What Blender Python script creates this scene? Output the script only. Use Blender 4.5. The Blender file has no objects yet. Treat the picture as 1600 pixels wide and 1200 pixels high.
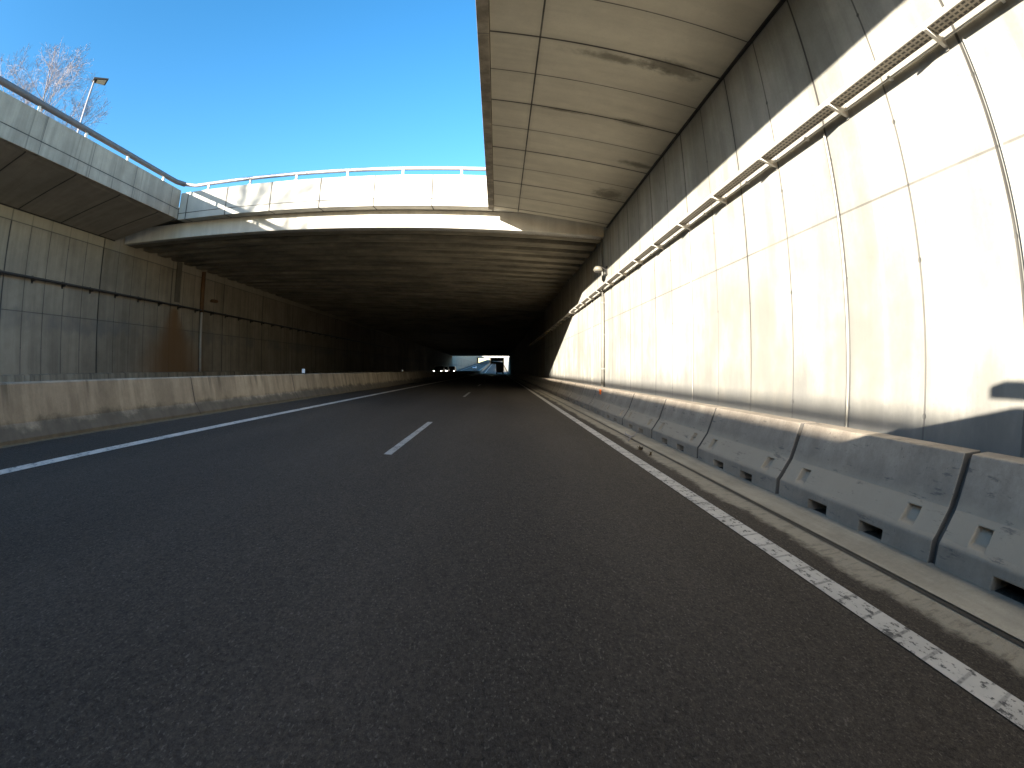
import bpy, bmesh, math, random
from mathutils import Vector, Matrix

random.seed(7)
C = bpy.context.scene.collection
SC = bpy.context.scene
R = math.radians

# ------------------------------------------------------------------ camera
H = 1.2                                   # the lens is this far above the road
def cam_matrix(yaw, pit, rol):
    Rz = Matrix.Rotation(yaw, 3, 'Z'); Rx = Matrix.Rotation(pit, 3, 'X'); Ry = Matrix.Rotation(rol, 3, 'Y')
    M = Rz @ Rx @ Ry                      # columns: right, forward, up
    r, f, u = M.col[0], M.col[1], M.col[2]
    W = Matrix((r, u, -f)).transposed().to_4x4()
    W.translation = Vector((0, 0, H))
    return W
cd = bpy.data.cameras.new('action_camera')
cam = bpy.data.objects.new('action_camera', cd); C.objects.link(cam)
cam.matrix_world = cam_matrix(-0.024726, -0.026183, -0.004015)
cd.type = 'PANO'                          # a real wide action-camera lens bends straight lines
cd.sensor_fit = 'HORIZONTAL'
cd.sensor_width = 36.0; cd.sensor_height = 27.0
F = 812.712 * 36 / 1600
cd.panorama_type = 'FISHEYE_LENS_POLYNOMIAL'
cd.fisheye_fov = R(178)
cd.fisheye_polynomial_k0 = 0.0
cd.fisheye_polynomial_k1 = -1 / F
cd.fisheye_polynomial_k2 = 0.0
cd.fisheye_polynomial_k3 = -0.05 / F ** 3
cd.fisheye_polynomial_k4 = 0.0
cd.clip_start = 0.02; cd.clip_end = 5000
SC.camera = cam

# ------------------------------------------------------------------ sky, sun, exposure
TO_SUN = Vector((-1, -1.75, 0.4865)).normalized()
SUN_EL = math.asin(TO_SUN.z); SUN_AZ = math.atan2(TO_SUN.x, TO_SUN.y)
w = bpy.data.worlds.new('World'); SC.world = w; w.use_nodes = True
nt = w.node_tree; nt.nodes.clear()
sky = nt.nodes.new('ShaderNodeTexSky'); sky.sky_type = 'NISHITA'; sky.sun_disc = False
sky.sun_elevation = SUN_EL; sky.sun_rotation = SUN_AZ
sky.air_density = 1.0; sky.dust_density = 0.6; sky.ozone_density = 2.0
hs = nt.nodes.new('ShaderNodeHueSaturation'); hs.inputs['Saturation'].default_value = 1.33; hs.inputs['Hue'].default_value = 0.497
bg = nt.nodes.new('ShaderNodeBackground'); bg.inputs['Strength'].default_value = 0.089
wo = nt.nodes.new('ShaderNodeOutputWorld')
nt.links.new(sky.outputs[0], hs.inputs['Color']); nt.links.new(hs.outputs[0], bg.inputs['Color'])
nt.links.new(bg.outputs[0], wo.inputs['Surface'])
sd = bpy.data.lights.new('sun', 'SUN'); sd.energy = 5.0; sd.angle = R(0.42); sd.color = (1.0, 0.935, 0.82)
so = bpy.data.objects.new('sun', sd); C.objects.link(so)
so.rotation_euler = TO_SUN.to_track_quat('Z', 'Y').to_euler(); so.location = (-30, -50, 40)
SC.view_settings.view_transform = 'Standard'; SC.view_settings.look = 'None'
SC.view_settings.gamma = 1.0; SC.view_settings.exposure = 2.36
SC.cycles.max_bounces = 12; SC.cycles.diffuse_bounces = 6
SC.cycles.sample_clamp_indirect = 8

# ------------------------------------------------------------------ node helpers
class NT:
    def __init__(s, name):
        s.m = bpy.data.materials.new(name); s.m.use_nodes = True
        s.t = s.m.node_tree; s.t.nodes.clear()
        s.out = s.t.nodes.new('ShaderNodeOutputMaterial')
        s.b = s.t.nodes.new('ShaderNodeBsdfPrincipled')
        s.t.links.new(s.b.outputs[0], s.out.inputs['Surface'])
        g = s.t.nodes.new('ShaderNodeNewGeometry'); s.pos = g.outputs['Position']
        sp = s.t.nodes.new('ShaderNodeSeparateXYZ'); s.t.links.new(s.pos, sp.inputs[0])
        s.x, s.y, s.z = sp.outputs
    def put(s, sock, v):
        if v is None: return
        if isinstance(v, bpy.types.NodeSocket): s.t.links.new(v, sock)
        elif isinstance(v, (tuple, list)) and len(v) == 3 and sock.type == 'RGBA': sock.default_value = (*v, 1)
        else: sock.default_value = v
    def m_(s, op, a, b=None, c=None, clamp=False):
        n = s.t.nodes.new('ShaderNodeMath'); n.operation = op; n.use_clamp = clamp
        for i, v in enumerate((a, b, c)): s.put(n.inputs[i], v)
        return n.outputs[0]
    def vec(s, x, y, z):
        n = s.t.nodes.new('ShaderNodeCombineXYZ')
        for i, v in enumerate((x, y, z)): s.put(n.inputs[i], v)
        return n.outputs[0]
    def noise(s, scale, detail=4, rough=0.55, v=None, sx=1, sy=1, sz=1):
        n = s.t.nodes.new('ShaderNodeTexNoise'); n.inputs['Scale'].default_value = scale
        n.inputs['Detail'].default_value = detail; n.inputs['Roughness'].default_value = rough
        if v is None:
            if (sx, sy, sz) == (1, 1, 1): v = s.pos
            else: v = s.vec(s.m_('MULTIPLY', s.x, sx), s.m_('MULTIPLY', s.y, sy), s.m_('MULTIPLY', s.z, sz))
        s.t.links.new(v, n.inputs['Vector'])
        return n.outputs['Fac']
    def ramp(s, f, lo, hi, a=0.0, b=1.0):
        n = s.t.nodes.new('ShaderNodeMapRange'); n.interpolation_type = 'SMOOTHSTEP'
        s.put(n.inputs[0], f); n.inputs[1].default_value = lo; n.inputs[2].default_value = hi
        n.inputs[3].default_value = a; n.inputs[4].default_value = b
        return n.outputs[0]
    def mix(s, f, a, b, mode='MIX'):
        n = s.t.nodes.new('ShaderNodeMix'); n.data_type = 'RGBA'; n.blend_type = mode
        s.put(n.inputs[0], f); s.put(n.inputs[6], a); s.put(n.inputs[7], b)
        return n.outputs[2]
    def near(s, v, period, offset):       # distance to the nearest line of a row of parallel lines
        q = s.m_('MODULO', s.m_('ADD', s.m_('SUBTRACT', v, offset), period * 1000.5), period)
        return s.m_('ABSOLUTE', s.m_('SUBTRACT', q, period / 2))
    def bump(s, h, strength, dist=0.02, normal=None):
        n = s.t.nodes.new('ShaderNodeBump'); n.inputs['Strength'].default_value = strength
        n.inputs['Distance'].default_value = dist; s.put(n.inputs['Height'], h)
        if normal is not None: s.t.links.new(normal, n.inputs['Normal'])
        return n.outputs[0]
    def done(s, col, rough=0.9, normal=None, spec=0.3, metal=0.0):
        s.put(s.b.inputs['Base Color'], col); s.put(s.b.inputs['Roughness'], rough)
        s.b.inputs['Specular IOR Level'].default_value = spec; s.b.inputs['Metallic'].default_value = metal
        if normal is not None: s.t.links.new(normal, s.b.inputs['Normal'])
        return s.m

def concrete(name, a, b, joints=(), dots=None, streak=0.25, streak_dir='z', mottle=0.3, extra=None, joint_col=(0.06, 0.055, 0.05), pits=0.25):
    s = NT(name)
    n1 = s.noise(0.55, 5, 0.6); n2 = s.noise(3.0, 5, 0.6); n3 = s.noise(22, 4, 0.65); n4 = s.noise(90, 2, 0.5)
    col = s.mix(s.ramp(n1, 0.32, 0.7), a, b)
    k = s.m_('MULTIPLY_ADD', s.m_('SUBTRACT', n2, 0.5), mottle * 1.6, 1.0)
    k = s.m_('ADD', k, s.m_('MULTIPLY', s.m_('SUBTRACT', n3, 0.5), mottle))
    k = s.m_('ADD', k, s.m_('MULTIPLY', s.m_('SUBTRACT', n4, 0.5), mottle * 0.6))
    if streak:
        if streak_dir == 'z': st = s.noise(1.0, 5, 0.6, sx=2.6, sy=2.6, sz=0.16)
        elif streak_dir == 'x': st = s.noise(1.0, 4, 0.6, sx=0.25, sy=2.2, sz=1)
        else: st = s.noise(1.0, 4, 0.6, sx=2.2, sy=0.2, sz=1)
        k = s.m_('MULTIPLY', k, s.ramp(st, 0.38, 0.62, 1 - streak, 1.0))
    if joints and joints[0][0] == 'y' and joints[0][1] < 1.2:
        cell = s.t.nodes.new('ShaderNodeTexWhiteNoise'); cell.noise_dimensions = '1D'
        s.put(cell.inputs['W'], s.m_('FLOOR', s.m_('DIVIDE', s.m_('SUBTRACT', s.y, joints[0][2] + joints[0][1] / 2), joints[0][1])))
        k = s.m_('MULTIPLY', k, s.m_('MULTIPLY_ADD', cell.outputs[0], 0.16, 0.92))
    col = s.mix(1.0, col, s.vec(k, k, k), 'MULTIPLY')
    pit = s.ramp(s.noise(38, 2, 0.4), 0.70, 0.76)
    col = s.mix(s.m_('MULTIPLY', pit, pits), col, (0.12, 0.11, 0.10))
    h = s.m_('ADD', s.m_('MULTIPLY', n3, 0.25), s.m_('MULTIPLY', n4, 0.12))
    jw = s.noise(1.3, 3, 0.6)
    for ax, per, off, hw, st in joints:
        v = dict(x=s.x, y=s.y, z=s.z)[ax]
        d = s.near(v, per, off)
        j = s.ramp(d, hw * 0.55, hw, 1.0, 0.0)
        halo = s.ramp(d, hw, hw + 0.10, 0.22, 0.0)
        col = s.mix(s.m_('MULTIPLY', halo, s.m_('MULTIPLY', jw, st)), col, (0.13, 0.12, 0.105))
        col = s.mix(s.m_('MULTIPLY', j, s.m_('MULTIPLY', st, s.ramp(jw, 0.25, 0.6, 0.75, 1.0))), col, joint_col)
        h = s.m_('SUBTRACT', h, s.m_('MULTIPLY', j, st))
    if dots:                               # form-tie holes along the joints
        (a1, p1, o1), (a2, p2, o2), rad = dots
        ax = dict(x=s.x, y=s.y, z=s.z)
        d1 = s.near(ax[a1], p1, o1); d2 = s.near(ax[a2], p2, o2)
        d = s.m_('SQRT', s.m_('ADD', s.m_('MULTIPLY', d1, d1), s.m_('MULTIPLY', d2, d2)))
        t = s.ramp(d, rad * 0.7, rad, 1.0, 0.0)
        col = s.mix(s.m_('MULTIPLY', t, 0.8), col, (0.09, 0.085, 0.075))
        h = s.m_('SUBTRACT', h, t)
    if extra: col = extra(s, col)
    return s.done(col, 0.88, s.bump(h, 0.35, 0.012), 0.25)

def plain(name, col, rough=0.5, metal=0.0, var=0.15, scale=6, spec=0.4):
    s = NT(name)
    n = s.noise(scale, 4, 0.6); f = s.m_('MULTIPLY_ADD', s.m_('SUBTRACT', n, 0.5), var * 2, 1.0)
    return s.done(s.mix(1.0, col, s.vec(f, f, f), 'MULTIPLY'), rough, s.bump(s.noise(scale * 8, 2), 0.08, 0.004), spec, metal)

def glow(name, col, e):
    s = NT(name); s.b.inputs['Emission Color'].default_value = (*col, 1); s.b.inputs['Emission Strength'].default_value = e
    return s.done(col, 0.3)

# ------------------------------------------------------------------ mesh helpers
class MB:
    def __init__(s): s.v = []; s.f = []
    def quad(s, *p):
        i = len(s.v); s.v += [tuple(q) for q in p]; s.f.append(tuple(range(i, i + len(p)))); return s
    def box(s, x0, x1, y0, y1, z0, z1):
        return s.hexa([(x0, y0, z0), (x1, y0, z0), (x1, y1, z0), (x0, y1, z0), (x0, y0, z1), (x1, y0, z1), (x1, y1, z1), (x0, y1, z1)])
    def hexa(s, p):
        i = len(s.v); s.v += [tuple(q) for q in p]
        s.f += [tuple(i + k for k in q) for q in ((3, 2, 1, 0), (4, 5, 6, 7), (0, 1, 5, 4), (1, 2, 6, 5), (2, 3, 7, 6), (3, 0, 4, 7))]
        return s
    def prism(s, prof, y0, y1, axis='y', dz0=0, dz1=0):
        """closed profile of (a, z) points swept along an axis"""
        n = len(prof); i = len(s.v)
        for yy, dz in ((y0, dz0), (y1, dz1)):
            for a, z in prof: s.v.append((a, yy, z + dz) if axis == 'y' else (yy, a, z + dz))
        for k in range(n):
            j = (k + 1) % n; s.f.append((i + k, i + j, i + n + j, i + n + k))
        s.f.append(tuple(range(i + n - 1, i - 1, -1))); s.f.append(tuple(range(i + n, i + 2 * n)))
        return s
    def tube(s, pts, rad, n=8, caps=True):
        pts = [Vector(p) for p in pts]; rs = rad if isinstance(rad, (list, tuple)) else [rad] * len(pts)
        i0 = len(s.v); prev = None
        for k, p in enumerate(pts):
            d = (pts[min(k + 1, len(pts) - 1)] - pts[max(k - 1, 0)]).normalized()
            if prev is None: u = d.orthogonal().normalized()
            else: u = (prev - d * prev.dot(d)); u = u.normalized() if u.length > 1e-6 else d.orthogonal().normalized()
            prev = u; v = d.cross(u)
            for a in range(n):
                t = 2 * math.pi * a / n; s.v.append(tuple(p + (u * math.cos(t) + v * math.sin(t)) * rs[k]))
        for k in range(len(pts) - 1):
            for a in range(n):
                b = (a + 1) % n; q = i0 + k * n
                s.f.append((q + a, q + b, q + n + b, q + n + a))
        if caps:
            s.f.append(tuple(range(i0 + n - 1, i0 - 1, -1))); e = i0 + (len(pts) - 1) * n; s.f.append(tuple(range(e, e + n)))
        return s
    def build(s, name, mat, parent=None, bevel=0.0, smooth=False, origin=None, seg=2):
        o0 = Vector(origin) if origin is not None else (Vector(parent['_o']) if parent is not None and '_o' in parent else Vector((0, 0, 0)))
        me = bpy.data.meshes.new(name); me.from_pydata([tuple(Vector(p) - o0) for p in s.v], [], s.f); me.update()
        bm = bmesh.new(); bm.from_mesh(me); bmesh.ops.recalc_face_normals(bm, faces=bm.faces[:]); bm.to_mesh(me); bm.free()
        if smooth:
            for p in me.polygons: p.use_smooth = True
        me.materials.append(mat)
        o = bpy.data.objects.new(name, me); C.objects.link(o)
        if parent is not None:
            o.parent = parent
            if origin is not None: o.location = o0 - Vector(parent['_o'])
        else: o.location = o0
        o['_o'] = tuple(o0)
        if bevel:
            b = o.modifiers.new('edge', 'BEVEL'); b.width = bevel; b.segments = seg; b.limit_method = 'ANGLE'; b.angle_limit = R(35)
        return o

def thing(name, label, cat, loc=(0, 0, 0), group=None):
    o = bpy.data.objects.new(name, None); C.objects.link(o); o.location = loc; o['_o'] = tuple(loc)
    o.empty_display_size = 0.3
    tag(o, label, cat, group); return o
def tag(o, label=None, cat=None, group=None, kind=None):
    if label: o['label'] = label
    if cat: o['category'] = cat
    if group: o['group'] = group
    if kind: o['kind'] = kind
    return o
def copy_tree(o, loc, label=None):
    r = o.copy(); C.objects.link(r); r.location = loc
    if label: r['label'] = label
    for ch in list(o.children):
        c = ch.copy(); C.objects.link(c); c.parent = r
        for g in ch.children:
            d = g.copy(); C.objects.link(d); d.parent = c
    return r

# ------------------------------------------------------------------ the place, in metres
FALL = -0.038                              # the carriageways bank down to the right
Y_PORTAL, Y_END, Y_BACK = 16.75, 186.0, -70.0
UP = 0.028                                 # beyond the tunnel the road climbs
def rise(y): return max(0.0, y - Y_END) * UP
def road_z(x, y=0.0): return FALL * x + rise(y)
XW, XL = 3.6, -16.9                        # faces of the right and left walls
def bridge_y(x): return 16.72 - 0.03 * x
def fade(y): return max(0.0, min(1.0, (y - 20) / 160.0))
def soffit_z(x, y):
    f = fade(y); return H + (4.82 - 0.052 * x) * (1 - f) + (5.16 - 0.006 * x) * f

# ------------------------------------------------------------------ materials
def asphalt_mat():
    s = NT('asphalt')
    n1 = s.noise(0.5, 4, 0.55, sx=1, sy=0.25); n2 = s.noise(60, 3, 0.7, sx=1, sy=0.6); n3 = s.noise(170, 2, 0.6, sx=1, sy=0.7); n4 = s.noise(9, 4, 0.6, sx=1.3, sy=0.3)
    col = s.mix(s.ramp(n1, 0.3, 0.7), (0.048, 0.0385, 0.0300), (0.061, 0.049, 0.0385))
    k = s.m_('ADD', s.m_('MULTIPLY_ADD', s.m_('SUBTRACT', n2, 0.5), 2.2, 1.0), s.m_('MULTIPLY', s.m_('SUBTRACT', n4, 0.5), 0.35))
    k = s.m_('ADD', k, s.m_('MULTIPLY', s.m_('SUBTRACT', n3, 0.5), 1.3))
    k = s.m_('ADD', k, s.m_('MULTIPLY', s.m_('SUBTRACT', s.noise(27, 3, 0.6, sx=1, sy=0.5), 0.5), 0.9))
    k = s.m_('MAXIMUM', k, 0.25)
    # wheel tracks polished a little lighter, an oil trail between them a little darker
    for cx, wd, amt in ((-0.65, 0.35, 0.10), (1.05, 0.35, 0.10), (0.2, 0.3, -0.10), (-4.2, 0.35, 0.10), (-2.5, 0.35, 0.10)):
        d = s.m_('ABSOLUTE', s.m_('SUBTRACT', s.x, cx)); k = s.m_('ADD', k, s.ramp(d, 0.05, wd * 1.6, amt, 0.0))
    col = s.mix(1.0, col, s.vec(k, k, k), 'MULTIPLY')
    chip = s.ramp(s.noise(95, 2, 0.5, sx=1, sy=0.4), 0.58, 0.74)
    col = s.mix(s.m_('MULTIPLY', chip, 0.38), col, (0.23, 0.20, 0.17))
    # cement slurry washed off the gutter onto the asphalt, ragged and streaked
    e = s.m_('ADD', s.m_('MULTIPLY', s.noise(0.55, 5, 0.65, sx=0.2, sy=1), 0.30), s.m_('MULTIPLY', s.noise(14, 4, 0.7, sx=1, sy=0.5), 0.12))
    ap = s.ramp(s.m_('SUBTRACT', s.x, s.m_('SUBTRACT', 2.60, s.m_('MULTIPLY', e, 1.55))), -0.05, 0.07, 0.0, 0.9)
    ap = s.m_('MULTIPLY', ap, s.ramp(s.x, 2.9, 2.95, 1.0, 0.0))
    ap = s.m_('MULTIPLY', ap, s.ramp(s.noise(16, 4, 0.7, sx=0.5, sy=1), 0.25, 0.55, 0.45, 1.0))
    col = s.mix(ap, col, (0.36, 0.315, 0.245))
    h = s.m_('ADD', n2, s.m_('MULTIPLY', n3, 0.7))
    return s.done(col, 0.8, s.bump(h, 0.8, 0.010), 0.2)
def paint_mat(name, ribs=0.0, wear=0.4, col=(0.60, 0.60, 0.58)):
    s = NT(name)
    n = s.noise(26, 5, 0.7, sx=1, sy=0.45); n2 = s.noise(3, 4, 0.6)
    c = s.mix(s.ramp(n2, 0.3, 0.7), col, tuple(x * 0.78 for x in col))
    ww = s.ramp(s.m_('ADD', n, s.m_('MULTIPLY', n2, 0.25)), 0.66, 0.76)
    c = s.mix(s.m_('MULTIPLY', ww, wear * 2), c, (0.075, 0.072, 0.07))
    h = n
    if ribs:
        d = s.near(s.m_('ADD', s.y, s.m_('MULTIPLY', s.x, -0.15)), ribs, 0.0)
        j = s.ramp(d, 0.008, 0.022, 1.0, 0.0)
        c = s.mix(s.m_('MULTIPLY', j, s.ramp(n, 0.3, 0.55, 0.85, 0.4)), c, (0.09, 0.088, 0.085))
        bl = s.ramp(s.m_('MODULO', s.m_('ADD', s.y, 100.0), ribs), 0.0, ribs, 0.0, 1.0)
        h = s.m_('ADD', h, bl)
    return s.done(c, 0.7, s.bump(h, 0.3, 0.006), 0.4)

def wall_right_extra(s, col):
    # railing's soft shadow painted in as a grey band with grime, ragged upper edge
    n = s.noise(1.4, 5, 0.65, sx=1, sy=1, sz=0.5); hgt = s.m_('MULTIPLY_ADD', n, 1.5, 0.35)
    g = s.ramp(s.m_('SUBTRACT', s.z, hgt), -0.35, 0.3, 0.7, 0.0)
    col = s.mix(g, col, (0.17, 0.165, 0.155))
    # yellow-brown patches
    p = s.ramp(s.noise(0.42, 4, 0.6, sx=1, sy=1.2, sz=0.55), 0.56, 0.76, 0.0, 0.4)
    col = s.mix(p, col, (0.34, 0.29, 0.20))
    # dark old water stains, taller than wide
    q = s.ramp(s.noise(0.8, 5, 0.7, sx=1, sy=1.1, sz=0.28), 0.60, 0.74, 0.0, 0.45)
    col = s.mix(q, col, (0.17, 0.165, 0.15))
    # soft cloudy wear over the lower half
    lo = s.m_('MULTIPLY', s.ramp(s.noise(0.7, 4, 0.6, sx=1, sy=1.1, sz=0.8), 0.40, 0.66, 0.0, 0.8), s.ramp(s.z, 1.8, 4.1, 1.0, 0.0))
    return s.mix(lo, col, (0.225, 0.215, 0.19))
def wall_left_extra(s, col):
    n = s.noise(1.6, 5, 0.65, sx=1, sy=1, sz=0.6)
    # a dirty band half way up
    b = s.m_('ABSOLUTE', s.m_('SUBTRACT', s.z, s.m_('MULTIPLY_ADD', n, 1.0, 2.6)))
    band = s.m_('MULTIPLY', s.ramp(b, 0.15, 0.5, 0.5, 0.0), s.ramp(s.noise(0.5, 3), 0.4, 0.6))
    col = s.mix(band, col, (0.16, 0.155, 0.15))
    # the rust-coloured run below the conduit, spreading at the foot
    dy = s.m_('ABSOLUTE', s.m_('SUBTRACT', s.y, s.m_('MULTIPLY_ADD', n, 0.8, 22.3)))
    wid = s.ramp(s.z, 1.0, 4.5, 4.6, 0.6)
    r_ = s.ramp(s.m_('DIVIDE', dy, wid), 0.1, 1.0, 0.9, 0.0)
    r_ = s.m_('MULTIPLY', r_, s.ramp(s.z, 4.3, 4.7, 1.0, 0.0))
    col = s.mix(r_, col, (0.21, 0.115, 0.05))
    t = s.ramp(s.z, 6.46, 6.52, 0.0, 0.45)
    return s.mix(t, col, (0.40, 0.35, 0.26))
def canopy_extra(s, col):
    for cx, cy, rx, ry in ((3.0, 13.6, 0.55, 0.6), (1.9, 7.05, 0.9, 0.16), (2.75, 6.95, 0.7, 0.3), (2.6, 9.2, 0.5, 0.15), (3.2, 11.2, 0.6, 0.2), (1.2, 9.25, 0.5, 0.08)):
        ax = s.m_('DIVIDE', s.m_('SUBTRACT', s.x, cx), rx); ay = s.m_('DIVIDE', s.m_('SUBTRACT', s.y, cy), ry)
        d = s.m_('SQRT', s.m_('ADD', s.m_('MULTIPLY', ax, ax), s.m_('MULTIPLY', ay, ay)))
        d = s.m_('ADD', d, s.m_('MULTIPLY', s.m_('SUBTRACT', s.noise(5, 5, 0.7), 0.5), 1.4))
        col = s.mix(s.ramp(d, 0.2, 1.1, 0.7, 0.0), col, (0.09, 0.08, 0.06))
    return col
def median_extra(s, col):
    n = s.noise(2.0, 5, 0.7, sx=1, sy=0.7, sz=1); hg = s.m_('MULTIPLY_ADD', n, 0.5, 0.25)
    g = s.ramp(s.m_('SUBTRACT', s.z, hg), -0.06, 0.10, 0.78, 0.0)
    col = s.mix(g, col, (0.075, 0.068, 0.055))
    cr = s.noise(1.0, 4, 0.6, sx=1, sy=4.0, sz=0.12)
    top = s.ramp(s.z, 0.6, 1.1)
    col = s.mix(s.m_('MULTIPLY', s.ramp(cr, 0.55, 0.68, 0.0, 0.75), top), col, (0.10, 0.09, 0.07))
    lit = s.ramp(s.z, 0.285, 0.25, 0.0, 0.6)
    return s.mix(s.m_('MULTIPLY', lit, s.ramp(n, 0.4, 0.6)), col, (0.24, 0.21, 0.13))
def barrier_extra(s, col):
    n = s.noise(3.0, 5, 0.7, sx=1, sy=0.5, sz=1.0)
    g = s.ramp(s.m_('SUBTRACT', s.z, s.m_('MULTIPLY_ADD', n, 0.35, 0.2)), -0.1, 0.2, 0.45, 0.0)
    col = s.mix(g, col, (0.22, 0.195, 0.16))
    bounce_dust = s.m_('MULTIPLY', s.ramp(s.z, 0.04, 0.12, 0.0, 0.75), s.ramp(s.m_('ADD', s.z, s.m_('MULTIPLY', n, 0.2)), 0.36, 0.50, 1.0, 0.0))
    col = s.mix(bounce_dust, col, (0.46, 0.385, 0.29))  # paler slope band: bounced sun put into the colour, with dust
    sc = s.ramp(s.noise(7, 5, 0.75, sx=1, sy=0.35, sz=2.2), 0.58, 0.68, 0.0, 0.6)
    col = s.mix(sc, col, (0.09, 0.088, 0.09))
    return col
def rust_extra(s, col):
    st = s.noise(1.0, 5, 0.7, sx=3.2, sy=3.2, sz=0.1)
    return s.mix(s.ramp(st, 0.56, 0.68, 0.0, 0.6), col, (0.11, 0.095, 0.08))

YJ = 17.48
M = {}
M['asphalt'] = asphalt_mat()
M['line'] = paint_mat('road_paint', 0.0, 0.45, (0.64, 0.57, 0.50))
M['dash'] = paint_mat('dash_paint', 0.0, 0.5, (0.40, 0.38, 0.35))
M['ribline'] = paint_mat('ribbed_paint', 0.27, 0.55, (0.54, 0.50, 0.45))
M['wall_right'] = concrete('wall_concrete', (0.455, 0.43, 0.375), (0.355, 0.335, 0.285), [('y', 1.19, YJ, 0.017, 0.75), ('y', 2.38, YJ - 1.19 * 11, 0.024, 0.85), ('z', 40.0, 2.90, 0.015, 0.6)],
                          (('y', 1.19, YJ), ('z', 1.35, 3.55), 0.03), 0.18, 'z', 0.22, wall_right_extra)
M['wall_left'] = concrete('left_wall_concrete', (0.40, 0.34, 0.255), (0.32, 0.27, 0.205), [('y', 1.165, 16.4, 0.022, 0.9), ('y', 5.825, 16.4, 0.045, 1.0), ('z', 40.0, 3.38, 0.02, 0.7), ('z', 40.0, 6.49, 0.025, 0.9)],
                         (('y', 1.165, 16.4), ('z', 1.3, 2.1), 0.035), 0.16, 'z', 0.2, wall_left_extra)
M['tunnel_wall'] = concrete('shaded_wall_concrete', (0.33, 0.28, 0.21), (0.25, 0.21, 0.155), [('y', 1.165, 16.4, 0.022, 0.7), ('y', 5.825, 16.4, 0.045, 1.0), ('z', 40.0, 3.38, 0.02, 0.7), ('z', 40.0, 6.49, 0.025, 0.9)],  # darker copy of the left wall, tunnel shade and soot in its colour
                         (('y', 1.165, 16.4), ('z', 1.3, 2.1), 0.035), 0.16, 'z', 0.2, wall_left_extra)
M['canopy'] = concrete('canopy_concrete', (0.63, 0.58, 0.465), (0.57, 0.52, 0.415), [('y', 2.38, 6.83, 0.028, 1.0), ('y', 1.19, 6.83, 0.017, 0.9), ('x', 40.0, 0.59, 0.018, 1.0)],
                      (('y', 2.38, 8.02), ('x', 0.9, 0.2), 0.012), 0.1, 'x', 0.14, canopy_extra)
M['canopy_edge'] = concrete('canopy_edge_concrete', (0.36, 0.31, 0.24), (0.25, 0.215, 0.17), [('y', 2.38, 6.83, 0.014, 0.6)], None, 0.35, 'z', 0.4)
M['left_soffit'] = concrete('left_soffit_concrete', (0.38, 0.335, 0.28), (0.32, 0.285, 0.235), [('y', 2.55, 10.8, 0.045, 1.0)], None, 0.15, 'x', 0.2)
M['left_parapet'] = concrete('parapet_concrete', (0.46, 0.385, 0.31), (0.37, 0.31, 0.25), [('y', 2.58, 8.68, 0.015, 0.9), ('z', 40.0, H + 6.57, 0.02, 1.0)], None, 0.2, 'z', 0.25, rust_extra)
M['bridge'] = concrete('bridge_concrete', (0.50, 0.48, 0.43), (0.44, 0.42, 0.37), [('x', 2.07, -10.6, 0.03, 1.0)], None, 0.1, 'z', 0.15)
M['beam'] = concrete('edge_beam_concrete', (0.62, 0.59, 0.53), (0.55, 0.52, 0.46), [], None, 0.12, 'z', 0.15)
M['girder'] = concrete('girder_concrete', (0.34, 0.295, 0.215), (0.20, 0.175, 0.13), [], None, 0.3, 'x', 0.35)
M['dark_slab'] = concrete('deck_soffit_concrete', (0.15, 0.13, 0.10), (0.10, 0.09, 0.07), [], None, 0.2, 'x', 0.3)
M['joint_dark'] = concrete('shaded_joint_concrete', (0.17, 0.155, 0.135), (0.11, 0.10, 0.09), [], None, 0.2, 'z', 0.3)
M['median'] = concrete('median_concrete', (0.43, 0.365, 0.27), (0.35, 0.295, 0.22), [('y', 6.1, 9.8, 0.022, 1.0)], None, 0.3, 'z', 0.3, median_extra)
M['barrier'] = concrete('barrier_concrete', (0.46, 0.385, 0.30), (0.37, 0.31, 0.245), [], None, 0.15, 'z', 0.45, barrier_extra, pits=0.6)
M['gutter'] = concrete('gutter_concrete', (0.44, 0.39, 0.31), (0.35, 0.31, 0.245), [], None, 0.25, 'y', 0.35)
M['galv'] = plain('galvanised_steel', (0.50, 0.47, 0.42), 0.5, 0.25, 0.2, 9)
M['rail'] = plain('rail_steel', (0.40, 0.38, 0.40), 0.42, 0.55, 0.15, 5)
M['shaded_rail'] = plain('shaded_rail_steel', (0.16, 0.145, 0.15), 0.6, 0.1, 0.2, 5)  # darker version of the rail steel, shade on the left railing coloured in
M['pipe'] = plain('grey_pipe', (0.42, 0.39, 0.35), 0.55, 0.1, 0.25, 6)
M['drain'] = plain('weathered_pipe', (0.16, 0.15, 0.13), 0.6, 0.1, 0.3, 6)
M['strip'] = plain('pale_sealant', (0.42, 0.40, 0.35), 0.7, 0.0, 0.2, 7)
M['white_pipe'] = plain('white_plastic', (0.72, 0.70, 0.65), 0.5, 0.0, 0.12, 7)
M['dark'] = plain('dark_metal', (0.035, 0.032, 0.03), 0.6, 0.2, 0.3, 8)
M['cable'] = plain('black_rubber', (0.02, 0.02, 0.022), 0.6, 0.0, 0.3, 8)
M['rust'] = plain('rusty_steel', (0.14, 0.075, 0.035), 0.8, 0.1, 0.5, 7)
M['orange'] = plain('orange_reflector', (0.75, 0.16, 0.03), 0.35, 0.0, 0.15, 20)
M['reflwhite'] = plain('white_reflector', (0.85, 0.85, 0.85), 0.4, 0.0, 0.05, 20)
M['bark'] = plain('bare_bark', (0.25, 0.235, 0.235), 0.9, 0.0, 0.4, 6)
M['twig'] = plain('bare_twig', (0.24, 0.225, 0.255), 0.9, 0.0, 0.3, 4)
M['leaf'] = plain('dead_leaf', (0.10, 0.065, 0.03), 0.9, 0.0, 0.4, 30)
M['glass'] = plain('dark_glass', (0.02, 0.025, 0.03), 0.08, 0.0, 0.1, 3, 0.6)
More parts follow.
